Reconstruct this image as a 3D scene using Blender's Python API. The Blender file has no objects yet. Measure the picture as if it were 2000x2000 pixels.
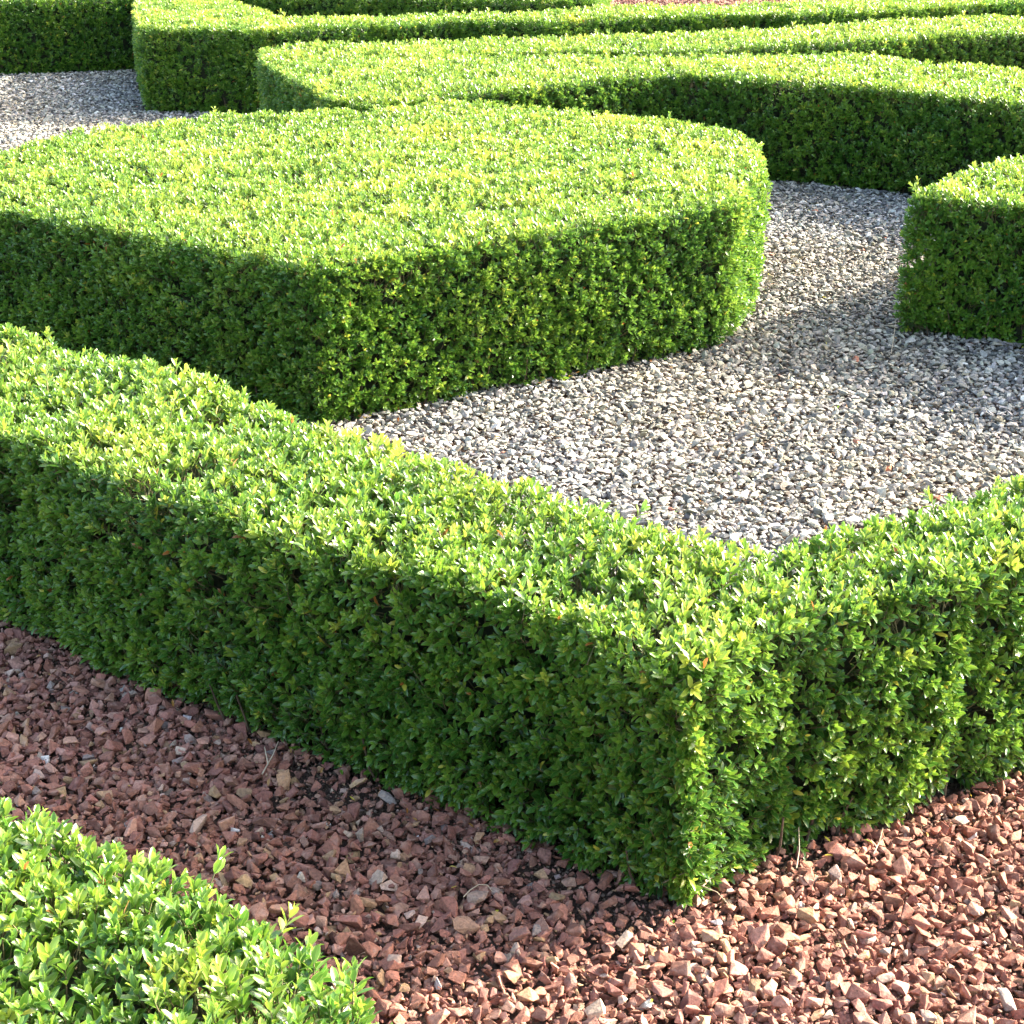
import bpy, bmesh, math, random
import numpy as np
from mathutils import Vector

S = bpy.context.scene
COL = S.collection
random.seed(7)

# ------------------------------------------------------------------ camera
F, Y0, HC = 3200.0, 1410.0, 1.75            # focal length in picture units, pitch, eye height (m)
TH = math.atan(Y0 / F)
SI, CO = math.sin(TH), math.cos(TH)
cd = bpy.data.cameras.new("camera")
cd.sensor_width = 36.0
cd.lens = F / 2000.0 * 36.0
cd.clip_start, cd.clip_end = 0.05, 500.0
cam = bpy.data.objects.new("camera", cd)
COL.objects.link(cam)
cam.location = (0, 0, HC)
cam.rotation_euler = (math.pi / 2 - TH, 0, 0)
S.camera = cam

# ------------------------------------------------------------------ light
SUN_AZ, SUN_EL = math.radians(22.5), math.radians(28.5)      # azimuth measured from +X towards +Y
w = bpy.data.worlds.new("World")
S.world = w
w.use_nodes = True
nt = w.node_tree
bg = nt.nodes["Background"]
sky = nt.nodes.new("ShaderNodeTexSky")
sky.sky_type = 'NISHITA'
sky.sun_disc = False
sky.dust_density = 5.0
sky.ozone_density = 0.6
sky.sun_elevation = SUN_EL
sky.sun_rotation = math.pi / 2 - SUN_AZ
nt.links.new(sky.outputs[0], bg.inputs[0])
bg.inputs[1].default_value = 0.15
sl = bpy.data.lights.new("sun", 'SUN')
sl.energy = 3.3
sl.angle = math.radians(0.5)
sl.color = (1.0, 0.94, 0.84)
sun = bpy.data.objects.new("sun", sl)
COL.objects.link(sun)
sdir = Vector((math.cos(SUN_AZ) * math.cos(SUN_EL), math.sin(SUN_AZ) * math.cos(SUN_EL), math.sin(SUN_EL)))
sun.rotation_euler = sdir.to_track_quat('Z', 'Y').to_euler()
sun.location = (4, 4, 8)
S.view_settings.view_transform = 'Standard'
S.view_settings.look = 'None'
S.view_settings.exposure = 2.6
S.view_settings.gamma = 1.0


# ------------------------------------------------------------------ helpers
HH = 0.50                                     # clipped height of the hedges


def at(px, py, z=0.0):
    """ground position (m) of a point measured on the photograph, at height z"""
    x, y = px - 1000.0, py - 1000.0
    t = (HC - z) / (F * SI + y * CO)
    return (x * t, (F * CO - y * SI) * t)


def T(*pts):
    return [at(x, y, HH) for x, y in pts]


def B(*pts):
    return [at(x, y, 0) for x, y in pts]


def hash3(ix, iy, iz, seed):
    h = (ix * 374761393 + iy * 668265263 + iz * 2147483647 + seed * 974634777) & 0xFFFFFFFF
    h = ((h ^ (h >> 13)) * 1274126177) & 0xFFFFFFFF
    h = (h ^ (h >> 16)) & 0xFFFFFFFF
    return h.astype(np.float64) / 4294967295.0


def noise(p, freq, seed=0):
    """value noise, -1..1"""
    q = p * freq + 100.0
    i = np.floor(q).astype(np.int64)
    f = q - i
    f = f * f * (3 - 2 * f)
    out = 0
    for dx in (0, 1):
        for dy in (0, 1):
            for dz in (0, 1):
                wgt = (f[:, 0] if dx else 1 - f[:, 0]) * (f[:, 1] if dy else 1 - f[:, 1]) * (f[:, 2] if dz else 1 - f[:, 2])
                out = out + wgt * hash3(i[:, 0] + dx, i[:, 1] + dy, i[:, 2] + dz, seed)
    return out * 2 - 1


def project(p):
    """picture coordinates of world points"""
    x, y, z = p[:, 0], p[:, 1], p[:, 2] - HC
    dep = y * CO - z * SI
    up = y * SI + z * CO
    dep = np.maximum(dep, 0.05)
    return 1000 + F * x / dep, 1000 - F * up / dep


def mesh_np(name, V, faces_list, mat, parent=None, vec=None, color=None, smooth=False, slots=None):
    """faces_list: list of (n,k) int arrays"""
    me = bpy.data.meshes.new(name)
    nl = sum(f.size for f in faces_list)
    nf = sum(f.shape[0] for f in faces_list)
    me.vertices.add(len(V))
    me.vertices.foreach_set("co", np.ascontiguousarray(V, dtype=np.float32).ravel())
    me.loops.add(nl)
    me.polygons.add(nf)
    me.loops.foreach_set("vertex_index", np.concatenate([f.ravel() for f in faces_list]).astype(np.int32))
    tot = np.concatenate([np.full(f.shape[0], f.shape[1], dtype=np.int32) for f in faces_list])
    st = np.zeros(nf, dtype=np.int32)
    st[1:] = np.cumsum(tot)[:-1]
    me.polygons.foreach_set("loop_start", st)
    me.polygons.foreach_set("loop_total", tot)
    me.polygons.foreach_set("use_smooth", np.full(nf, smooth, dtype=bool))
    if vec is not None:
        a = me.attributes.new("leaf", 'FLOAT_VECTOR', 'POINT')
        a.data.foreach_set("vector", np.ascontiguousarray(vec, dtype=np.float32).ravel())
    if color is not None:
        a = me.attributes.new("stone", 'FLOAT_COLOR', 'POINT')
        c = np.ones((len(V), 4), dtype=np.float32)
        c[:, :3] = color
        a.data.foreach_set("color", c.ravel())
    me.update(calc_edges=True)
    for m_ in (mat if isinstance(mat, (list, tuple)) else [mat]):
        me.materials.append(m_)
    if slots is not None:      # one material slot for each face list
        me.polygons.foreach_set("material_index", np.concatenate([np.full(f.shape[0], k_, dtype=np.int32) for f, k_ in zip(faces_list, slots)]))
    o = bpy.data.objects.new(name, me)
    COL.objects.link(o)
    if parent:
        o.parent = parent
    return o


def tag(o, label=None, cat=None, group=None, kind=None):
    if label: o["label"] = label
    if cat: o["category"] = cat
    if group: o["group"] = group
    if kind: o["kind"] = kind
    return o


def new_mat(name):
    m = bpy.data.materials.new(name)
    m.use_nodes = True
    n = m.node_tree
    n.nodes.clear()
    out = n.nodes.new("ShaderNodeOutputMaterial")
    return m, n, out


def node(n, kind, **kw):
    x = n.nodes.new(kind)
    for k, v in kw.items():
        if k.startswith("_"):
            setattr(x, k[1:], v)
        else:
            x.inputs[k].default_value = v
    return x


def ramp(n, stops):
    r = n.nodes.new("ShaderNodeValToRGB")
    el = r.color_ramp.elements
    while len(el) < len(stops):
        el.new(0.5)
    for e, (p, c) in zip(el, stops):
        e.position = p
        e.color = (*c, 1)
    return r


# ------------------------------------------------------------------ materials
def leaf_material():
    m, n, out = new_mat("boxwood_leaf")
    at_ = node(n, "ShaderNodeAttribute", _attribute_name="leaf")
    sep = n.nodes.new("ShaderNodeSeparateXYZ")
    n.links.new(at_.outputs["Vector"], sep.inputs[0])
    half = node(n, "ShaderNodeMath", _operation='MULTIPLY')
    half.inputs[1].default_value = 0.5
    n.links.new(sep.outputs[2], half.inputs[0])
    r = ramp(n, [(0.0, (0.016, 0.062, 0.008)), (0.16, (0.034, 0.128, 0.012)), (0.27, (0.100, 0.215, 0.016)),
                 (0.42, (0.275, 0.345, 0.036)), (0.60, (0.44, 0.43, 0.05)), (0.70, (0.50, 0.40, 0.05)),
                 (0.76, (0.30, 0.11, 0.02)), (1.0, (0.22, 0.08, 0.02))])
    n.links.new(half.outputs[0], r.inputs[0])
    # pale yellowish margin and faint midrib
    ab = node(n, "ShaderNodeMath", _operation='ABSOLUTE')
    n.links.new(sep.outputs[0], ab.inputs[0])
    mr = node(n, "ShaderNodeMapRange")
    mr.inputs["From Min"].default_value = 0.80
    mr.inputs["From Max"].default_value = 1.0
    mr.inputs["To Max"].default_value = 0.7
    n.links.new(ab.outputs[0], mr.inputs["Value"])
    rib = node(n, "ShaderNodeMapRange")
    rib.inputs["From Min"].default_value = 0.10
    rib.inputs["From Max"].default_value = 0.0
    rib.inputs["To Max"].default_value = 0.28
    n.links.new(ab.outputs[0], rib.inputs["Value"])
    mx = node(n, "ShaderNodeMath", _operation='MAXIMUM')
    n.links.new(mr.outputs[0], mx.inputs[0])
    n.links.new(rib.outputs[0], mx.inputs[1])
    mix = node(n, "ShaderNodeMix", _data_type='RGBA')
    mix.inputs[7].default_value = (0.34, 0.40, 0.10, 1)
    n.links.new(mx.outputs[0], mix.inputs[0])
    n.links.new(r.outputs[0], mix.inputs[6])
    # underside is paler and duller
    geo = n.nodes.new("ShaderNodeNewGeometry")
    bk = node(n, "ShaderNodeMix", _data_type='RGBA')
    hs = node(n, "ShaderNodeHueSaturation", Saturation=0.85, Value=1.35)
    n.links.new(mix.outputs[2], hs.inputs["Color"])
    n.links.new(geo.outputs["Backfacing"], bk.inputs[0])
    n.links.new(mix.outputs[2], bk.inputs[6])
    n.links.new(hs.outputs[0], bk.inputs[7])
    ro = node(n, "ShaderNodeMapRange")
    ro.inputs["To Min"].default_value = 0.34
    ro.inputs["To Max"].default_value = 0.62
    n.links.new(geo.outputs["Backfacing"], ro.inputs["Value"])
    p = n.nodes.new("ShaderNodeBsdfPrincipled")
    n.links.new(bk.outputs[2], p.inputs["Base Color"])
    n.links.new(ro.outputs[0], p.inputs["Roughness"])
    p.inputs["Specular IOR Level"].default_value = 0.7
    tr = n.nodes.new("ShaderNodeBsdfTranslucent")
    th = node(n, "ShaderNodeHueSaturation", Hue=0.485, Saturation=1.0, Value=1.9)
    n.links.new(mix.outputs[2], th.inputs["Color"])
    n.links.new(th.outputs[0], tr.inputs[0])
    ms = node(n, "ShaderNodeMixShader")
    ms.inputs[0].default_value = 0.30
    n.links.new(p.outputs[0], ms.inputs[1])
    n.links.new(tr.outputs[0], ms.inputs[2])
    n.links.new(ms.outputs[0], out.inputs[0])
    return m


def bark_material(name, c1, c2, scale=60.0):
    m, n, out = new_mat(name)
    tc = n.nodes.new("ShaderNodeTexCoord")
    no = node(n, "ShaderNodeTexNoise", Scale=scale, Detail=4.0)
    n.links.new(tc.outputs["Object"], no.inputs["Vector"])
    r = ramp(n, [(0.3, c1), (0.7, c2)])
    n.links.new(no.outputs[0], r.inputs[0])
    p = node(n, "ShaderNodeBsdfPrincipled", Roughness=0.85)
    n.links.new(r.outputs[0], p.inputs["Base Color"])
    bu = node(n, "ShaderNodeBump", Strength=0.6, Distance=0.004)
    n.links.new(no.outputs[0], bu.inputs["Height"])
    n.links.new(bu.outputs[0], p.inputs["Normal"])
    n.links.new(p.outputs[0], out.inputs[0])
    return m


def stone_material(name, speck, speck_amt, bump, grain=190.0):
    m, n, out = new_mat(name)
    a = node(n, "ShaderNodeAttribute", _attribute_name="stone")
    tc = n.nodes.new("ShaderNodeTexCoord")
    no = node(n, "ShaderNodeTexNoise", Scale=grain, Detail=5.0, Roughness=0.65)
    n.links.new(tc.outputs["Object"], no.inputs["Vector"])
    no2 = node(n, "ShaderNodeTexNoise", Scale=55.0, Detail=3.0)
    n.links.new(tc.outputs["Object"], no2.inputs["Vector"])
    v = node(n, "ShaderNodeMapRange")
    v.inputs["From Min"].default_value = 0.3
    v.inputs["From Max"].default_value = 0.7
    v.inputs["To Min"].default_value = 0.6
    v.inputs["To Max"].default_value = 1.42
    n.links.new(no.outputs[0], v.inputs["Value"])
    hs = n.nodes.new("ShaderNodeHueSaturation")
    n.links.new(a.outputs["Color"], hs.inputs["Color"])
    n.links.new(v.outputs[0], hs.inputs["Value"])
    sp = node(n, "ShaderNodeMapRange")
    sp.inputs["From Min"].default_value = 0.55
    sp.inputs["From Max"].default_value = 0.72
    sp.inputs["To Max"].default_value = speck_amt
    n.links.new(no2.outputs[0], sp.inputs["Value"])
    mx = node(n, "ShaderNodeMix", _data_type='RGBA')
    mx.inputs[7].default_value = (*speck, 1)
    n.links.new(sp.outputs[0], mx.inputs[0])
    n.links.new(hs.outputs[0], mx.inputs[6])
    p = node(n, "ShaderNodeBsdfPrincipled", Roughness=0.8)
    p.inputs["Specular IOR Level"].default_value = 0.35
    n.links.new(mx.outputs[2], p.inputs["Base Color"])
    bu = node(n, "ShaderNodeBump", Strength=bump, Distance=0.003)
    n.links.new(no.outputs[0], bu.inputs["Height"])
    n.links.new(bu.outputs[0], p.inputs["Normal"])
    n.links.new(p.outputs[0], out.inputs[0])
    return m


def soil_material(name, c1, c2, c3):
    m, n, out = new_mat(name)
    tc = n.nodes.new("ShaderNodeTexCoord")
    no = node(n, "ShaderNodeTexNoise", Scale=9.0, Detail=8.0, Roughness=0.7)
    n.links.new(tc.outputs["Object"], no.inputs["Vector"])
    vo = node(n, "ShaderNodeTexVoronoi", Scale=110.0)
    n.links.new(tc.outputs["Object"], vo.inputs["Vector"])
    r = ramp(n, [(0.3, c1), (0.55, c2), (0.75, c3)])
    n.links.new(no.outputs[0], r.inputs[0])
    p = node(n, "ShaderNodeBsdfPrincipled", Roughness=0.95)
    n.links.new(r.outputs[0], p.inputs["Base Color"])
    add = node(n, "ShaderNodeMath", _operation='ADD')
    n.links.new(no.outputs[0], add.inputs[0])
    n.links.new(vo.outputs["Distance"], add.inputs[1])
    bu = node(n, "ShaderNodeBump", Strength=0.8, Distance=0.01)
    n.links.new(add.outputs[0], bu.inputs["Height"])
    n.links.new(bu.outputs[0], p.inputs["Normal"])
    n.links.new(p.outputs[0], out.inputs[0])
    return m


M_LEAF = leaf_material()
M_STEM = bark_material("green_stem", (0.11, 0.12, 0.04), (0.19, 0.14, 0.07))
M_BARK = bark_material("bark", (0.05, 0.032, 0.018), (0.13, 0.09, 0.055))
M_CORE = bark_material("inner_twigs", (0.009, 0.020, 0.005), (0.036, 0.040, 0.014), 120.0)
M_DRY = bark_material("dry_twig", (0.35, 0.27, 0.17), (0.52, 0.43, 0.30), 40.0)
M_RED = stone_material("red_stone", (0.42, 0.27, 0.20), 0.5, 0.8)
M_GREY = stone_material("grey_stone", (0.50, 0.48, 0.42), 0.3, 0.7)
M_SOIL = soil_material("soil", (0.05, 0.032, 0.022), (0.10, 0.062, 0.04), (0.17, 0.115, 0.075))
M_GRIT = soil_material("grey_grit", (0.07, 0.068, 0.062), (0.13, 0.125, 0.115), (0.22, 0.21, 0.19))


# ------------------------------------------------------------------ shoot templates
def leaf_shape(lod):
    """leaf along +Y, blade normal +Z; returns verts (n,3), attr (n,2), tris/quads"""
    if lod == 0:
        rows = [(0.20, 0.62), (0.52, 1.0), (0.85, 0.64)]
    elif lod == 1:
        rows = [(0.28, 0.85), (0.76, 0.84)]
    else:
        rows = [(0.50, 1.05)]
    hw = 0.19
    V, A = [(0, 0, 0)], [(0, 0)]
    for y, wd in rows:
        for sx in (-1, 0, 1):
            z = -0.10 * y * y + (0.075 * wd if sx else 0.0)
            V.append((sx * hw * wd, y, z))
            A.append((sx, y))
    V.append((0, 1.0, -0.13))
    A.append((0.7, 1))
    nr = len(rows)
    tr, qu = [], []
    tr += [(0, 2, 1), (0, 3, 2)]
    for k in range(nr - 1):
        a = 1 + 3 * k
        qu += [(a, a + 1, a + 4, a + 3), (a + 1, a + 2, a + 5, a + 4)]
    a = 1 + 3 * (nr - 1)
    t = len(V) - 1
    tr += [(a, a + 1, t), (a + 1, a + 2, t)]
    return np.array(V, float), np.array(A, float), np.array(tr), np.array(qu).reshape(-1, 4)


def rot_axis(axis, ang):
    axis = np.asarray(axis, float)
    axis = axis / np.linalg.norm(axis)
    K = np.array([[0, -axis[2], axis[1]], [axis[2], 0, -axis[0]], [-axis[1], axis[0], 0]])
    return np.eye(3) + math.sin(ang) * K + (1 - math.cos(ang)) * K @ K


def make_shoot(rng, lod):
    """a shoot of opposite leaf pairs; tip at the origin, stem running down -Z"""
    LV, LA, LT, LQ = leaf_shape(lod)
    npair = rng.integers(3, 6) if lod < 2 else rng.integers(3, 5)
    V, A, TR, QU = [], [], [], []
    stem = []
    z = -0.002
    phi = rng.uniform(0, math.pi)
    bend = rng.uniform(-0.25, 0.25, 2)
    nv = 0
    leafid = []
    for k in range(npair):
        rank = k / 4.0
        opening = math.radians((17, 30, 40, 48, 54)[k] + rng.uniform(-8, 8))
        length = (0.0150, 0.0215, 0.0240, 0.0240, 0.021)[k] * rng.uniform(0.88, 1.12)
        ctr = np.array([bend[0] * z * z * 18, bend[1] * z * z * 18, z])
        stem.append(ctr)
        for s in (0, math.pi):
            a = phi + s + rng.uniform(-0.25, 0.25)
            op = opening + rng.uniform(-0.12, 0.12)
            # leaf local axes: y -> outwards/up, z (upper side) -> towards the shoot tip
            R = rot_axis((0, 0, 1), a) @ rot_axis((1, 0, 0), math.pi / 2 - op) @ rot_axis((0, 1, 0), rng.uniform(-0.45, 0.45))
            P = LV * np.array([length * rng.uniform(0.88, 1.15), length, length * rng.uniform(0.6, 1.4)])
            V.append(P @ R.T + ctr)
            att = np.zeros((len(LV), 3))
            att[:, :2] = LA
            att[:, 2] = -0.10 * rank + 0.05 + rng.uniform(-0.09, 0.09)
            A.append(att)
            TR.append(LT + nv)
            if len(LQ):
                QU.append(LQ + nv)
            nv += len(LV)
            leafid.append(np.full(len(LV), len(leafid)))
        phi += math.pi / 2 + rng.uniform(-0.3, 0.3)
        z -= rng.uniform(0.0065, 0.0105) * (0.6 if k == 0 else 1)
    stem.append(np.array([bend[0] * z * z * 18, bend[1] * z * z * 18, z - 0.032]))
    # three-sided stem
    SV, ST = [], []
    for k, c in enumerate(stem):
        rad = 0.0005 + 0.00022 * k
        for j in range(3):
            SV.append(c + np.array([rad * math.cos(j * 2.094), rad * math.sin(j * 2.094), 0]))
    for k in range(len(stem) - 1):
        for j in range(3):
            a, b = 3 * k + j, 3 * k + (j + 1) % 3
            ST.append((a, b, b + 3, a + 3))
    return dict(V=np.concatenate(V), A=np.concatenate(A), T=np.concatenate(TR),
                Q=np.concatenate(QU) if QU else np.zeros((0, 4), int),
                L=np.concatenate(leafid), SV=np.array(SV), SQ=np.array(ST))


_rng = np.random.default_rng(11)
SHOOTS = {l: [make_shoot(_rng, l) for _ in range(26)] for l in (0, 1, 2)}


def basis(d, spin):
    """rotation matrices whose +Z is d (n,3)"""
    d = d / np.linalg.norm(d, axis=1, keepdims=True)
    ref = np.where(np.abs(d[:, 2:3]) < 0.9, np.array([[0, 0, 1.0]]), np.array([[1.0, 0, 0]]))
    x = np.cross(ref, d)
    x /= np.linalg.norm(x, axis=1, keepdims=True)
    y = np.cross(d, x)
    c, s = np.cos(spin)[:, None], np.sin(spin)[:, None]
    x2, y2 = x * c + y * s, -x * s + y * c
    return np.stack([x2, y2, d], axis=2)


# ------------------------------------------------------------------ hedge builder
def densify(poly, closed=True, step=0.02, smooth=2):
    P = np.array(poly, float)
    out = []
    n = len(P)
    for i in range(n):
        a, b = P[i], P[(i + 1) % n]
        k = max(1, int(np.linalg.norm(b - a) / step))
        out.append(a + (b - a) * np.linspace(0, 1, k, endpoint=False)[:, None])
    Q = np.concatenate(out)
    for _ in range(smooth):
        Q = 0.25 * np.roll(Q, 1, 0) + 0.5 * Q + 0.25 * np.roll(Q, -1, 0)
    area = 0.5 * np.sum(Q[:, 0] * np.roll(Q[:, 1], -1) - np.roll(Q[:, 0], -1) * Q[:, 1])
    if area < 0:
        Q = Q[::-1].copy()
    return Q, abs(area)


def normals_of(Q):
    t = np.roll(Q, -1, 0) - np.roll(Q, 1, 0)
    t /= np.maximum(np.linalg.norm(t, axis=1, keepdims=True), 1e-9)
    n = np.stack([t[:, 1], -t[:, 0]], 1)
    for _ in range(2):
        n = np.roll(n, 1, 0) + n + np.roll(n, -1, 0)
        n /= np.maximum(np.linalg.norm(n, axis=1, keepdims=True), 1e-9)
    return n


def inside(P, Q):
    c = np.zeros(len(P), bool)
    x, y = P[:, 0], P[:, 1]
    for i in range(len(Q)):
        x1, y1 = Q[i - 1]
        x2, y2 = Q[i]
        if y1 == y2:
            continue
        hit = ((y1 > y) != (y2 > y)) & (x < (x2 - x1) * (y - y1) / (y2 - y1) + x1)
        c ^= hit
    return c


def nearest(P, Q):
    d = np.empty(len(P))
    k = np.empty(len(P), int)
    for s in range(0, len(P), 4000):
        D = np.linalg.norm(P[s:s + 4000, None, :] - Q[None, :, :], axis=2)
        k[s:s + 4000] = D.argmin(1)
        d[s:s + 4000] = D.min(1)
    return d, k


HEDGES = []


def hedge(label, poly, seed, lod, dens=1500, size=1.0, smooth=6, group="clipped box hedges of the parterre", creases=(),
          tone0=0.36, height=HH, shaggy=1.0, edge=0.032):
    rng = np.random.default_rng(seed)
    Q, area = densify(poly, smooth=smooth)
    N = normals_of(Q)
    HEDGES.append(Q)
    c = Q.mean(0)
    # stand the hedge's origin on the part of its outline nearest the middle of the picture
    root = bpy.data.objects.new("box_hedge", None)
    COL.objects.link(root)
    root.location = (c[0], c[1], 0)
    tag(root, label, "hedge", group)
    off = np.array([c[0], c[1], 0.0])
    # --- top points
    lo, hi = Q.min(0), Q.max(0)
    n = int(dens * (hi - lo).prod())
    P = rng.uniform(lo, hi, (n, 2))
    px, py = project(np.column_stack([P, np.full(len(P), height)]))
    ok = (px > -700) & (px < 2700) & (py > -260) & (py < 2700)
    P = P[ok]
    P = P[inside(P, Q)]
    d, k = nearest(P, Q)
    t = np.clip(1 - d / edge, 0, 0.98)
    w_ = np.sqrt(1 - t * t)
    top_p = np.column_stack([P, height - edge * (1 - w_)])
    top_n = np.column_stack([N[k] * t[:, None], w_])
    # --- side points
    seg = np.linalg.norm(np.roll(Q, -1, 0) - Q, axis=1)
    per = seg.sum()
    n = int(dens * per * height * (1.0 if lod == 0 else 1.3))
    cum = np.concatenate([[0], np.cumsum(seg)])
    u = rng.uniform(0, per, n)
    i = np.clip(np.searchsorted(cum, u) - 1, 0, len(Q) - 1)
    f = ((u - cum[i]) / seg[i])[:, None]
    j = (i + 1) % len(Q)
    xy = Q[i] * (1 - f) + Q[j] * f
    nn = N[i] * (1 - f) + N[j] * f
    z = rng.uniform(0.012, height, n)
    sh_ = np.clip((z - (height - edge)) / edge, 0, 0.97)
    under = np.clip(1 - z / 0.10, 0, 1) ** 1.5 * 0.035          # foliage draws in towards the soil
    xy = xy - nn * (under + edge * (1 - np.sqrt(1 - sh_ * sh_)))[:, None]
    side_p = np.column_stack([xy, z])
    side_n = np.column_stack([nn * np.sqrt(1 - sh_ * sh_)[:, None], sh_ - under * 4])
    px, py = project(side_p)
    # the faces turned away from the picture need fewer shoots
    away = (nn[:, 0] * (0 - xy[:, 0]) + nn[:, 1] * (0 - xy[:, 1])) < -0.1
    ok = (px > -600) & (px < 2600) & (py > -250) & (py < 2600) & (~away | (rng.uniform(size=n) < 0.4))
    side_p, side_n = side_p[ok], side_n[ok]
    p = np.concatenate([top_p, side_p])
    nrm = np.concatenate([top_n, side_n])
    istop = np.concatenate([np.ones(len(top_p)), side_n[:, 2].clip(0, 1) ** 2])
    # thin out off-frame parts
    px, py = project(p)
    off_frame = (px < -120) | (px > 2120) | (py < -90) | (py > 2120)
    keep = ~off_frame | (rng.uniform(size=len(p)) < 0.4)
    p, nrm, istop, off_frame = p[keep], nrm[keep], istop[keep], off_frame[keep]
    # --- uneven clipped surface
    disp = 0.014 * noise(p, 3.0, seed) + (0.015 if lod == 0 else 0.010) * noise(p, 8.0, seed + 1) + 0.006 * noise(p, 26.0, seed + 2)
    hole = np.clip(noise(p, 11.0, seed + 5) - 0.42, 0, 1) * (0.034 - 0.01 * istop)
    disp -= hole
    for (cx, cy, rad, depth) in creases:
        dd = np.hypot(p[:, 0] - cx, p[:, 1] - cy)
        disp -= depth * np.exp(-(dd / rad) ** 2) * (1 - 0.7 * (p[:, 2] > height * 0.85))
    disp += rng.normal(0, 0.006, len(p))
    # stray shoots standing proud
    stray = (rng.uniform(size=len(p)) < 0.045 * shaggy)
    disp += stray * rng.exponential(0.011, len(p)) * (0.35 + 0.65 * istop)
    disp = np.clip(disp, -0.042, 0.05 + 0.012 * (shaggy - 1))
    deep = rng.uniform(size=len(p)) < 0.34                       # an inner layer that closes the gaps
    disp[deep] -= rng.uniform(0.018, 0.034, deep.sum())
    nn_ = nrm / np.linalg.norm(nrm, axis=1, keepdims=True)
    p = p + nn_ * disp[:, None]
    p[:, 2] = np.maximum(p[:, 2], 0.006)
    lift = np.where(istop > 0.5, 0.15, 0.75 * np.clip(p[:, 2] / 0.12, 0.05, 1))
    dirs = nn_ + np.array([0, 0, 1.0]) * lift[:, None] + rng.normal(0, 0.21, p.shape)
    # shoots lean a little together in patches
    dirs[:, 0] += 0.25 * noise(p, 7.0, seed + 8)
    dirs[:, 1] += 0.25 * noise(p, 7.0, seed + 9)
    near_soil = p[:, 2] < 0.04
    dirs[near_soil, 2] = np.abs(dirs[near_soil, 2])
    R = basis(dirs, rng.uniform(0, 6.283, len(p)))
    sc = size * rng.uniform(0.78, 1.18, len(p)) * (1 + 0.10 * noise(p, 5.0, seed + 3))
    sc[off_frame] *= 1.35
    # new growth is paler: more of it on the clipped top, in patches, than on the faces
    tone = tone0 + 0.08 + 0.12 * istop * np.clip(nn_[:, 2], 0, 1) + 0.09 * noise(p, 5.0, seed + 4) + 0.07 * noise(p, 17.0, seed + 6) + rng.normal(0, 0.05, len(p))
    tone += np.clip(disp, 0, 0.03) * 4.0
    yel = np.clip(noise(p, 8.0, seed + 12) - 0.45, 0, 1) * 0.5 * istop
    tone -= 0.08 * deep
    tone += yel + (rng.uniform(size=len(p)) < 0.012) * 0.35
    which = rng.integers(0, len(SHOOTS[lod]), len(p))
    VV, AA, TT, QQ, SV, SQ = [], [], [], [], [], []
    nv = ns = 0
    for q, sh in enumerate(SHOOTS[lod]):
        idx = np.nonzero(which == q)[0]
        if not len(idx):
            continue
        W = np.einsum('nij,vj->nvi', R[idx], sh["V"]) * sc[idx, None, None] + p[idx, None, :] - off
        A = np.broadcast_to(sh["A"], (len(idx),) + sh["A"].shape).copy()
        nleaf = sh["L"].max() + 1
        lt = rng.normal(0, 0.045, (len(idx), nleaf))
        dead = rng.uniform(size=(len(idx), nleaf)) < 0.0022
        yell = rng.uniform(size=(len(idx), nleaf)) < 0.006
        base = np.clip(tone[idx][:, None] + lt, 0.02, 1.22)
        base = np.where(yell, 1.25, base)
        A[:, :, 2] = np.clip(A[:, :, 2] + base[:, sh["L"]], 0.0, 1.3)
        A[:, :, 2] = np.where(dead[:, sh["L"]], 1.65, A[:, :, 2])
        m = len(idx)
        o_ = (np.arange(m) * len(sh["V"]) + nv)[:, None, None]
        TT.append((sh["T"][None] + o_).reshape(-1, 3))
        if len(sh["Q"]):
            QQ.append((sh["Q"][None] + o_).reshape(-1, 4))
        VV.append(W.reshape(-1, 3))
        AA.append(A.reshape(-1, 3))
        nv += m * len(sh["V"])
        if lod < 2:
            W = np.einsum('nij,vj->nvi', R[idx], sh["SV"]) * sc[idx, None, None] + p[idx, None, :] - off
            SV.append(W.reshape(-1, 3))
            SQ.append((sh["SQ"][None] + (np.arange(m) * len(sh["SV"]) + ns)[:, None, None]).reshape(-1, 4))
            ns += m * len(sh["SV"])
    fl = [np.concatenate(TT)] + ([np.concatenate(QQ)] if QQ else [])
    slots = [0] * len(fl)
    VV, AA = np.concatenate(VV), np.concatenate(AA)
    if SV:
        fl.append(np.concatenate(SQ) + len(VV))
        slots.append(1)
        SV = np.concatenate(SV)
        VV = np.concatenate([VV, SV])
        AA = np.concatenate([AA, np.zeros((len(SV), 3))])
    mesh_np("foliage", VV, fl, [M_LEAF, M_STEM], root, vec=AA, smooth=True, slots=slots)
    # --- dense twiggy inside: a stepped mass set back from the leaves
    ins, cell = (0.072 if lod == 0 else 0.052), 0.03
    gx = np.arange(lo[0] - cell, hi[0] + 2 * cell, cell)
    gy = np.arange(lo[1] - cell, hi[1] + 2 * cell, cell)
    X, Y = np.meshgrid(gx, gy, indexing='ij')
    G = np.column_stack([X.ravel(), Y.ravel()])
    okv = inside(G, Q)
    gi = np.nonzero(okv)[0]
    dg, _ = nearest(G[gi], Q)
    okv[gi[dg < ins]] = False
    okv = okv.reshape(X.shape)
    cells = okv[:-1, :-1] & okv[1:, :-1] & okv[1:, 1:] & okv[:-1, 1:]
    CV, CF = [], []
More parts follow.
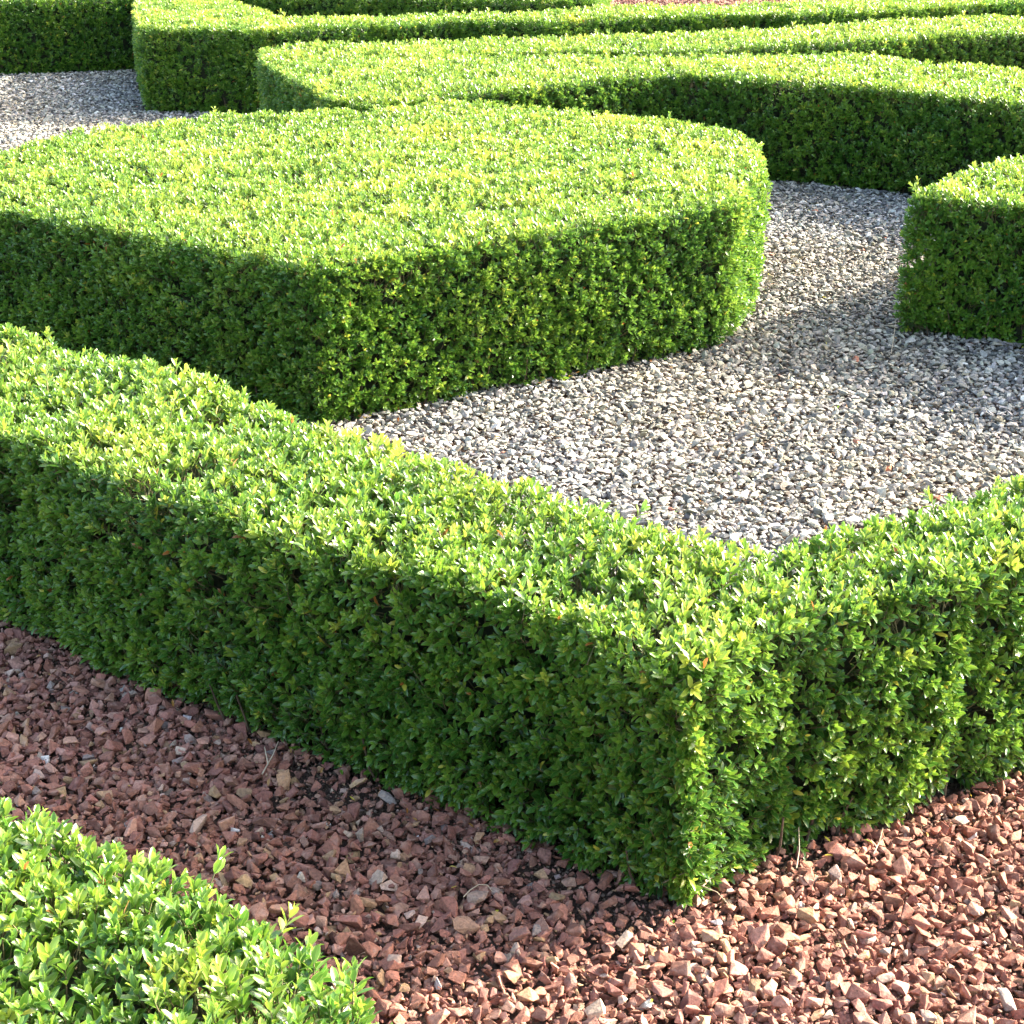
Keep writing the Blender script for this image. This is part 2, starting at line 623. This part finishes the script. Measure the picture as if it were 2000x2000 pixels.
    if cells.any():
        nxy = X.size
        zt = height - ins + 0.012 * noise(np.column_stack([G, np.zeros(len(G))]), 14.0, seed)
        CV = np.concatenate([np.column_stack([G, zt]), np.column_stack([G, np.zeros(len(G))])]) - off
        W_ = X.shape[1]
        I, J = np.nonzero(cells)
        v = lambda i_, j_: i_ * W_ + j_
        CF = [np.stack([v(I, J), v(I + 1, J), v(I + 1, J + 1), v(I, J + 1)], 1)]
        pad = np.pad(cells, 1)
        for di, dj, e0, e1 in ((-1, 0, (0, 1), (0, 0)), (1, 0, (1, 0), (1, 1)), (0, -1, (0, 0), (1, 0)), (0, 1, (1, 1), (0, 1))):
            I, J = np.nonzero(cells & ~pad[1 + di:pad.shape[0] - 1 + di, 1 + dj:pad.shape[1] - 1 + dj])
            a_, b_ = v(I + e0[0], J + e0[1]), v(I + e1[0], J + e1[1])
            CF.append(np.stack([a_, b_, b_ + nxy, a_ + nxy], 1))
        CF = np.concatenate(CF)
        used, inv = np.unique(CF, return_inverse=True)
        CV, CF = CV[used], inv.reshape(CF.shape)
    # --- woody stems at the foot
    SVs, SQs = [], []
    ns = 0
    for k in range(0, len(Q), 3):
        b0 = np.array([*(Q[k] - N[k] * rng.uniform(0.030, 0.055)), -0.01]) - off
        qx, qy = project((b0 + off)[None])
        if not (-150 < qx[0] < 2150 and -60 < qy[0] < 2150):
            continue
        ang = rng.uniform(0, 6.28)
        top_ = b0 + np.array([0.02 * math.cos(ang), 0.02 * math.sin(ang), 0.0]) + np.array([*N[k] * 0.018, 0.12])
        midp = (b0 + top_) / 2 + rng.normal(0, 0.005, 3)
        for q, c_ in enumerate((b0, midp, top_)):
            rad = rng.uniform(0.0022, 0.004) * (1 - 0.25 * q)
            for j_ in range(5):
                SVs.append(c_ + rad * np.array([math.cos(j_ * 1.2566), math.sin(j_ * 1.2566), 0]))
        for q in range(2):
            for j_ in range(5):
                a_, b_ = ns + 5 * q + j_, ns + 5 * q + (j_ + 1) % 5
                SQs.append((a_, b_, b_ + 5, a_ + 5))
        ns += 15
    fls, sls = [], []
    if len(CV):
        fls.append(CF)
        sls.append(0)
    if SVs:
        fls.append(np.array(SQs) + len(CV))
        sls.append(1)
    if fls:
        allv = np.concatenate([a__ for a__ in (CV, np.array(SVs)) if len(a__)])
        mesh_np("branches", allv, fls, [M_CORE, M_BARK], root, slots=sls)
    return root


# ------------------------------------------------------------------ ground
def sheet(name, poly, z, mat, thick=None):
    V = np.array([(x, y, z) for x, y in poly], float)
    o = mesh_np(name, V, [np.arange(len(V))[None, :]], mat)
    return tag(o, kind="structure")


sheet("ground", [(-150, -150), (150, -150), (150, 150), (-150, 150)], -0.012, M_SOIL)

# ------------------------------------------------------------------ hedges
def mix(a, b, t):
    return (a[0] + (b[0] - a[0]) * t, a[1] + (b[1] - a[1]) * t)

# V shaped hedge in front: far edge from its top outline, near edge from its foot
far_v = T((-330, 590), (0, 634), (155, 678), (393, 742), (470, 768), (559, 802), (640, 832), (725, 854), (932, 935), (1139, 990), (1284, 1044),
          (1442, 1092), (1604, 1044), (1708, 1012), (1822, 980), (1946, 945), (2300, 850))
near_v = B((2400, 1360), (2000, 1536), (1867, 1582), (1743, 1626), (1614, 1668), (1515, 1700), (1425, 1752), (1345, 1832), (1285, 1798),
           (1152, 1722), (1012, 1656), (896, 1606), (742, 1554), (616, 1504), (453, 1442), (225, 1336), (123, 1284), (0, 1228), (-400, 1060))
cr = at(1530, 1680)
hedge("low box hedge turning a sharp corner between the red gravel path and the grey gravel", far_v + near_v, 21, 0, size=1.06, smooth=3, dens=3900,
      creases=[(*cr, 0.02, 0.028), (*at(1860, 1575), 0.03, 0.03), (*at(1345, 1800), 0.07, 0.018), (*at(60, 1250), 0.03, 0.03)], tone0=0.30)

# nearest hedge, bottom left corner of the picture
h1 = T((-300, 1440), (0, 1556), (160, 1606), (320, 1672), (480, 1770), (620, 1858), (740, 1942), (840, 2030), (1000, 2180), (700, 2600), (-500, 2600))
hedge("loosely grown box hedge nearest the camera with long pale shoots, below the red gravel", h1, 22, 0, dens=3500, size=1.12, smooth=4, shaggy=3.0, tone0=0.29)

# broad solid block in the middle
P0 = at(626, 842); PR = at(1423, 684); PE = at(1476, 612)
blk = [P0, PR, PE] + T((1490, 335), (1487, 290), (1440, 256), (1377, 245), (1242, 222), (1118, 215), (911, 203), (662, 216), (518, 226), (445, 220),
                       (310, 236), (114, 262), (0, 300), (-140, 330), (-210, 365), (-120, 385), (0, 405))
hedge("broad flat topped block of box hedge in the middle, standing in grey gravel", blk, 23, 1, size=1.03, smooth=3, dens=3300,
      creases=[(*at(1170, 712), 0.03, 0.025), (*at(560, 800), 0.03, 0.012)], tone0=0.33)

# corner of hedge at the right edge
h5 = [(1.33, 5.50), (1.62, 5.40), (1.80, 5.33), (2.05, 5.05), (2.4, 4.70), (3.1, 4.35), (3.6, 5.2)] + T((2300, 215), (2000, 305), (1870, 340))
hedge("sharp cornered box hedge entering at the right edge in front of the long curved hedge", h5, 24, 1, size=1.03, smooth=3, dens=3400, tone0=0.32)

# long forked scroll hedge behind the block
h4 = T((503, 106), (508, 96), (569, 88), (725, 84), (827, 80), (990, 74), (1135, 68), (1316, 66), (1431, 58), (1540, 53), (1680, 43), (1850, 36), (2000, 33), (2300, 20),
       (2300, 52), (2000, 62), (1835, 68), (1726, 77), (1648, 82), (1555, 86), (1468, 92), (1334, 97), (1225, 97), (1087, 99), (860, 101),
       (860, 107), (1087, 110), (1225, 111), (1334, 111), (1400, 106), (1555, 104), (1642, 104), (1729, 110), (1804, 120), (1850, 126), (2000, 132), (2300, 150),
       (2700, 260), (2500, 330), (2250, 262), (2000, 196), (1860, 184), (1750, 170), (1640, 162), (1550, 156), (1400, 149), (1316, 144), (1225, 149), (1135, 160), (1062, 168),
       (954, 178), (863, 188), (736, 199), (650, 194), (570, 150), (515, 122))
hedge("long curved box hedge forking into two arms behind the middle block", h4, 25, 1, size=1.05, dens=2700, smooth=3, tone0=0.34)

# hedge with square end block on the left, its strip running away right
h7 = T((262, 20), (268, -40), (330, -60), (420, -30), (470, 12), (569, 34), (673, 33), (776, 27), (917, 27), (1044, 25), (1218, 11), (1400, 9), (1600, 1), (1850, -6), (2100, -16), (2400, -30),
       (2400, -10), (2000, 2), (1835, 12), (1710, 20), (1555, 26), (1431, 25), (1298, 30), (1153, 35), (1080, 40), (990, 39), (863, 39),
       (776, 45), (673, 50), (540, 56), (490, 58), (373, 54), (268, 52))
hedge("box hedge with square end block beside white gravel and narrow strip running right", h7, 26, 2, size=1.12, dens=3000, smooth=3, tone0=0.34)

# dark faced hedge top left
h10 = B((-500, 166), (0, 151), (140, 146), (262, 141), (330, 134), (420, 122)) + T((440, -75), (-500, -70))
hedge("box hedge with a dark shaded face in the top left corner behind the white gravel", h10, 27, 2, size=1.12, dens=3000, smooth=2, tone0=0.30)

# furthest hedge, cut by the top edge of the picture
h9 = T((445, -22), (560, -16), (700, -12), (860, -8), (960, -4), (1100, -2), (1165, -6), (1190, -30), (1100, -70), (445, -70))
hedge("farthest box hedge cut by the top edge of the picture, behind the narrow hedge strip", h9, 28, 2, size=1.12, dens=2800, smooth=2, tone0=0.36)


# ------------------------------------------------------------------ stones
def stone_templates(count, rng, npts, dims, rounder, bevel):
    out = []
    for _ in range(count):
        bm = bmesh.new()
        for k in range(npts):
            v = rng.uniform(-1, 1, 3) if not rounder else rng.normal(0, 1, 3)
            if rounder:
                v = v / np.linalg.norm(v) * rng.uniform(0.85, 1.0)
            else:
                v = v / max(abs(v).max(), 1e-6) * rng.uniform(0.75, 1.0) if rng.uniform() < 0.7 else v
            d_ = np.array(dims) * rng.uniform(0.82, 1.18, 3) * 0.5
            bm.verts.new(Vector(v * d_))
        r = bmesh.ops.convex_hull(bm, input=bm.verts[:])
        bmesh.ops.delete(bm, geom=[v for v in bm.verts if not v.link_faces], context='VERTS')
        bmesh.ops.dissolve_limit(bm, angle_limit=math.radians(9), verts=bm.verts[:], edges=bm.edges[:])
        if bevel:
            bmesh.ops.bevel(bm, geom=bm.edges[:], offset=bevel, segments=1, affect='EDGES', clamp_overlap=True)
        bmesh.ops.triangulate(bm, faces=bm.faces[:])
        bm.verts.ensure_lookup_table()
        bm.verts.index_update()
        V = np.array([v.co[:] for v in bm.verts])
        Tt = np.array([[v.index for v in f.verts] for f in bm.faces])
        bm.free()
        out.append((V, Tt))
    return out


def rot_rand(n, rng, tilt):
    """random spin about Z then a tilt"""
    a = rng.uniform(0, 6.283, n)
    tx, ty = rng.normal(0, tilt, n), rng.normal(0, tilt, n)
    def Rz(a):
        z, o = np.zeros_like(a), np.ones_like(a)
        return np.stack([np.cos(a), -np.sin(a), z, np.sin(a), np.cos(a), z, z, z, o], 1).reshape(-1, 3, 3)
    def Rx(a):
        z, o = np.zeros_like(a), np.ones_like(a)
        return np.stack([o, z, z, z, np.cos(a), -np.sin(a), z, np.sin(a), np.cos(a)], 1).reshape(-1, 3, 3)
    def Ry(a):
        z, o = np.zeros_like(a), np.ones_like(a)
        return np.stack([np.cos(a), z, np.sin(a), z, o, z, -np.sin(a), z, np.cos(a)], 1).reshape(-1, 3, 3)
    return Rx(tx) @ Ry(ty) @ Rz(a)


def jitter_grid(x0, x1, y0, y1, s, rng):
    xs = np.arange(x0, x1, s)
    ys = np.arange(y0, y1, s * 0.88)
    X, Y = np.meshgrid(xs, ys)
    X = X + (np.arange(len(ys)) % 2)[:, None] * s / 2
    P = np.column_stack([X.ravel(), Y.ravel()])
    return P + rng.uniform(-0.42, 0.42, P.shape) * s


MID_V = [at(-400, 1060), at(0, 1000), at(1390, 1400), at(2000, 1240), at(2400, 1100)]


def v_line(x):
    """y of the hedge that parts red from grey gravel"""
    xs = [p_[0] for p_ in VL]
    ys = [p_[1] for p_ in VL]
    return np.interp(x, xs, ys)


_c = at(1385, 1420, 0.0)
_l = (np.array(at(0, 1215)) + np.array(at(0, 672, HH))) / 2
_r = (np.array(at(2000, 1530)) + np.array(at(2000, 940, HH))) / 2
_sl = (_l - _c) / abs(_l[0] - _c[0])
_sr = (_r - _c) / abs(_r[0] - _c[0])
VL = [tuple(_c + _sl * 6), _c, tuple(_c + _sr * 6)]
_t7 = [at(-900, 125), at(0, 118), at(270, 112), at(500, 150), at(1000, 130), at(1500, 120), at(2000, 105), at(2600, 90)]


def far_line(x):
    return np.interp(x, [p_[0] for p_ in _t7], [p_[1] for p_ in _t7])


def in_hedges(P, inset):
    bad = np.zeros(len(P), bool)
    for Q in HEDGES:
        lo, hi = Q.min(0), Q.max(0)
        m = ((P > lo) & (P < hi)).all(1)
        idx = np.nonzero(m)[0]
        if not len(idx):
            continue
        ins = inside(P[idx], Q)
        idx = idx[ins]
        d, _ = nearest(P[idx], Q)
        bad[idx[d > inset]] = True
    return bad


def hedge_foot(P):
    """distance to the nearest hedge outline"""
    d = np.full(len(P), 9.0)
    for Q in HEDGES:
        dd, _ = nearest(P, Q[::2])
        d = np.minimum(d, dd)
    return d


def gravel(name, P, size, z, tmpl, colors, mat, rng, tilt, kind="stuff"):
    n = len(P)
    R = rot_rand(n, rng, tilt)
    which = rng.integers(0, len(tmpl), n)
    VV, TT, CC = [], [], []
    nv = 0
    for q, (V, Tr) in enumerate(tmpl):
        idx = np.nonzero(which == q)[0]
        if not len(idx):
            continue
        W = np.einsum('nij,vj->nvi', R[idx], V) * size[idx, None, None]
        W[:, :, 0] += P[idx, 0][:, None]
        W[:, :, 1] += P[idx, 1][:, None]
        W[:, :, 2] += z[idx][:, None]
        VV.append(W.reshape(-1, 3))
        CC.append(np.repeat(colors[idx], len(V), axis=0))
        TT.append((Tr[None] + (np.arange(len(idx)) * len(V) + nv)[:, None, None]).reshape(-1, 3))
        nv += len(idx) * len(V)
    o = mesh_np(name, np.concatenate(VV), [np.concatenate(TT)], mat, color=np.concatenate(CC))
    return tag(o, kind=kind)


def pick(rng, n, table, P=None):
    wts = np.array([t[0] for t in table], float)
    k = rng.choice(len(table), n, p=wts / wts.sum())
    c = np.array([t[1] for t in table])[k]
    c = c * rng.uniform(0.72, 1.28, (n, 1)) * rng.uniform(0.95, 1.05, (n, 3))
    if P is not None:       # drifts of cleaner and of damper, dustier stone
        q = np.column_stack([P, np.zeros(n)])
        a_ = noise(q, 1.1, 91) * 0.6 + noise(q, 3.2, 92) * 0.4
        c = c * (1 + 0.20 * a_)[:, None]
        b_ = noise(q, 1.7, 93)[:, None]
        c = c * (1 + np.array([[0.05, 0.0, -0.09]]) * b_)
    return np.clip(c, 0.01, 0.85)


def in_view(P, mx=260, top=-80, bot=2250):
    px, py = project(np.column_stack([P, np.zeros(len(P))]))
    return (px > -mx) & (px < 2000 + mx) & (py > top) & (py < bot)


rs = np.random.default_rng(5)
RT = stone_templates(34, rs, 12, (1.05, 0.76, 0.54), False, 0.02)
GT = stone_templates(34, rs, 12, (1.12, 0.76, 0.42), True, 0.0)
RED = [(44, (0.255, 0.108, 0.070)), (22, (0.195, 0.084, 0.058)), (20, (0.33, 0.170, 0.115)), (6, (0.34, 0.20, 0.105)),
       (3, (0.38, 0.26, 0.19)), (1.5, (0.23, 0.17, 0.14)), (0.5, (0.52, 0.47, 0.40))]
GREY = [(30, (0.26, 0.242, 0.20)), (26, (0.36, 0.332, 0.268)), (20, (0.165, 0.157, 0.135)), (12, (0.085, 0.084, 0.079)),
        (8, (0.50, 0.47, 0.40)), (5, (0.28, 0.24, 0.165)), (0.15, (0.34, 0.14, 0.08))]

# red gravel: foreground path and the path far behind
P = jitter_grid(-2.2, 2.6, 1.2, 4.6, 0.0185, rs)
P = P[(P[:, 1] < v_line(P[:, 0])) & in_view(P)]
P = P[~in_hedges(P, 0.07)]
d = hedge_foot(P)
bare = (noise(np.column_stack([P, np.zeros(len(P))]), 6.0, 3) > 0.25) & (d < 0.075)
P = P[~bare]
n1 = len(P)
size = np.clip(rs.lognormal(math.log(0.0235), 0.26, n1), 0.011, 0.042)
z = rs.uniform(-0.004, 0.008, n1)
P2 = jitter_grid(-2.2, 2.6, 1.2, 4.6, 0.026, rs)
P2 = P2[(P2[:, 1] < v_line(P2[:, 0])) & in_view(P2)]
P2 = P2[~in_hedges(P2, 0.03)]
s2 = np.clip(rs.lognormal(math.log(0.0245), 0.28, len(P2)), 0.012, 0.045)
z2 = 0.008 + s2 * 0.26 + rs.uniform(-0.002, 0.004, len(P2))
P4 = jitter_grid(-2.2, 2.6, 1.2, 4.6, 0.017, rs)                 # broken fines between the stones
P4 = P4[(P4[:, 1] < v_line(P4[:, 0])) & in_view(P4)]
P4 = P4[~in_hedges(P4, 0.03)]
s4 = rs.uniform(0.005, 0.0125, len(P4))
z4 = rs.uniform(0.009, 0.017, len(P4))
P3 = jitter_grid(-3.0, 9.0, 11.0, 17.5, 0.040, rs)
P3 = P3[(P3[:, 1] > far_line(P3[:, 0])) & in_view(P3)]
P3 = P3[~in_hedges(P3, 0.07)]
s3 = rs.uniform(0.03, 0.05, len(P3))
P = np.concatenate([P, P2, P3, P4])
size = np.concatenate([size, s2, s3, s4])
z = np.concatenate([z, z2, rs.uniform(0, 0.01, len(P3)), z4])
gravel("red_gravel", P, size, z, RT, pick(rs, len(P), RED, P), M_RED, rs, 0.45)

# grey and white limestone gravel inside the parterre
P = jitter_grid(-7.0, 6.5, 2.2, 13.0, 0.017, rs)
P = P[(P[:, 1] > v_line(P[:, 0])) & (P[:, 1] < far_line(P[:, 0])) & in_view(P, 200)]
P = P[~in_hedges(P, 0.08)]
n1 = len(P)
size = np.clip(rs.lognormal(math.log(0.0225), 0.26, n1), 0.011, 0.040)
z = rs.uniform(-0.004, 0.009, n1)
P2 = jitter_grid(-7.0, 6.5, 2.2, 13.0, 0.026, rs)
P2 = P2[(P2[:, 1] > v_line(P2[:, 0])) & (P2[:, 1] < far_line(P2[:, 0])) & in_view(P2, 200)]
P2 = P2[~in_hedges(P2, 0.03)]
s2 = np.clip(rs.lognormal(math.log(0.024), 0.28, len(P2)), 0.012, 0.044)
z2 = 0.009 + s2 * 0.22 + rs.uniform(-0.002, 0.003, len(P2))
P = np.concatenate([P, P2])
gravel("grey_gravel", P, np.concatenate([size, s2]), np.concatenate([z, z2]), GT, pick(rs, len(P), GREY, P), M_GREY, rs, 0.35)

# crumbly soil showing at the foot of the hedges
P = jitter_grid(-2.2, 4.6, 1.2, 7.4, 0.008, rs)
P = P[in_view(P, 60)]
P = P[~in_hedges(P, 0.10)]
d = hedge_foot(P)
P = P[(d < 0.085) & (rs.uniform(size=len(P)) < np.where(P[:, 1] < v_line(P[:, 0]), 1.0, 0.4))]
SOIL = [(5, (0.085, 0.055, 0.036)), (3, (0.13, 0.09, 0.06)), (1, (0.20, 0.15, 0.10))]
gravel("soil", P, rs.uniform(0.004, 0.012, len(P)), rs.uniform(-0.004, 0.007, len(P)), GT, pick(rs, len(P), SOIL), M_RED, rs, 1.0)

# ------------------------------------------------------------------ small things lying about
def litter():
    """fallen box leaves along the foot of the hedges"""
    rng = np.random.default_rng(77)
    LV, LA, LT, LQ = leaf_shape(1)
    P = np.column_stack([rng.uniform(-2.2, 3.0, 9000), rng.uniform(1.3, 7.5, 9000)])
    P = P[in_view(P, 100)]
    P = P[~in_hedges(P, 0.04)]
    d = hedge_foot(P)
    keep = (rng.uniform(size=len(P)) < 0.85 * np.exp(-(d / 0.05) ** 1.3) + 0.02)
    P = P[keep]
    n = len(P)
    R = rot_rand(n, rng, 0.5)
    sz = rng.uniform(0.010, 0.019, n)
    W = np.einsum('nij,vj->nvi', R, LV) * sz[:, None, None]
    W[:, :, :2] += P[:, None, :]
    W[:, :, 2] += rng.uniform(0.020, 0.027, n)[:, None]
    A = np.zeros((n, len(LV), 3))
    A[:, :, :2] = LA
    A[:, :, 2] = rng.choice([1.36, 1.5, 1.7, 1.25, 0.5], n)[:, None]
    o_ = (np.arange(n) * len(LV))[:, None, None]
    o = mesh_np("fallen_leaves", W.reshape(-1, 3), [(LT[None] + o_).reshape(-1, 3), (LQ[None] + o_).reshape(-1, 4)], M_LEAF,
                vec=A.reshape(-1, 3), smooth=True)
    tag(o, kind="stuff")


litter()


def twig(label, pts, rad, side=()):
    """a dry stalk along picture points measured on the ground, with its side sprigs"""
    lines = [[(*at(x, y, 0.03), z) for x, y, z in pts]] + [[(*at(x, y, 0.03), z) for x, y, z in q] for q in side]
    V, Fq = [], []
    for ln in lines:
        m = len(ln)
        base = len(V)
        for k, c in enumerate(ln):
            a_ = Vector(ln[min(k + 1, m - 1)]) - Vector(ln[max(k - 1, 0)])
            a_.normalize()
            u = a_.cross(Vector((0.1, 0.2, 1))).normalized()
            v = a_.cross(u)
            r_ = rad * (1 - 0.55 * k / max(1, m - 1))
            for j in range(6):
                th_ = j * math.pi / 3
                V.append(Vector(c) + (u * math.cos(th_) + v * math.sin(th_)) * r_)
        for k in range(m - 1):
            for j in range(6):
                a0, b0 = base + 6 * k + j, base + 6 * k + (j + 1) % 6
                Fq.append((a0, b0, b0 + 6, a0 + 6))
    o = mesh_np("dry_twig", np.array([v[:] for v in V]), [np.array(Fq)], M_DRY, smooth=True)
    tag(o, label, "twig", "dry twigs lying on the gravel")


twig("pale forked twig on the red gravel at the foot of the long shaded hedge face",
     [(512, 1512, .030), (522, 1498, .034), (534, 1484, .042), (545, 1470, .055)], 0.0016, [[(524, 1496, .035), (520, 1484, .045), (518, 1476, .05)]])
twig("thin curled stalk on the shaded red gravel below the hedge corner",
     [(905, 1752, .030), (918, 1744, .036), (935, 1737, .040), (952, 1736, .038), (962, 1742, .030)], 0.0011)
twig("long dry stalk bent beside the hedge corner on the red gravel",
     [(1338, 1748, .028), (1350, 1736, .040), (1372, 1742, .042), (1400, 1750, .038), (1424, 1768, .030)], 0.0013, [[(1372, 1742, .042), (1392, 1728, .048)]])
twig("short upright dry stalk under the gap in the lit hedge face",
     [(1556, 1688, .022), (1560, 1672, .045), (1557, 1652, .07)], 0.0014)
twig("whitish branching twig on sunlit red gravel before the right hedge arm",
     [(1706, 1668, .030), (1716, 1654, .040), (1722, 1640, .055)], 0.0014, [[(1716, 1654, .040), (1728, 1650, .046)], [(1712, 1660, .036), (1700, 1654, .045)]])
twig("thin straight stalk on the grey gravel left of the right hedge block",
     [(1741, 686, .020), (1744, 672, .05), (1747, 654, .085)], 0.0014)
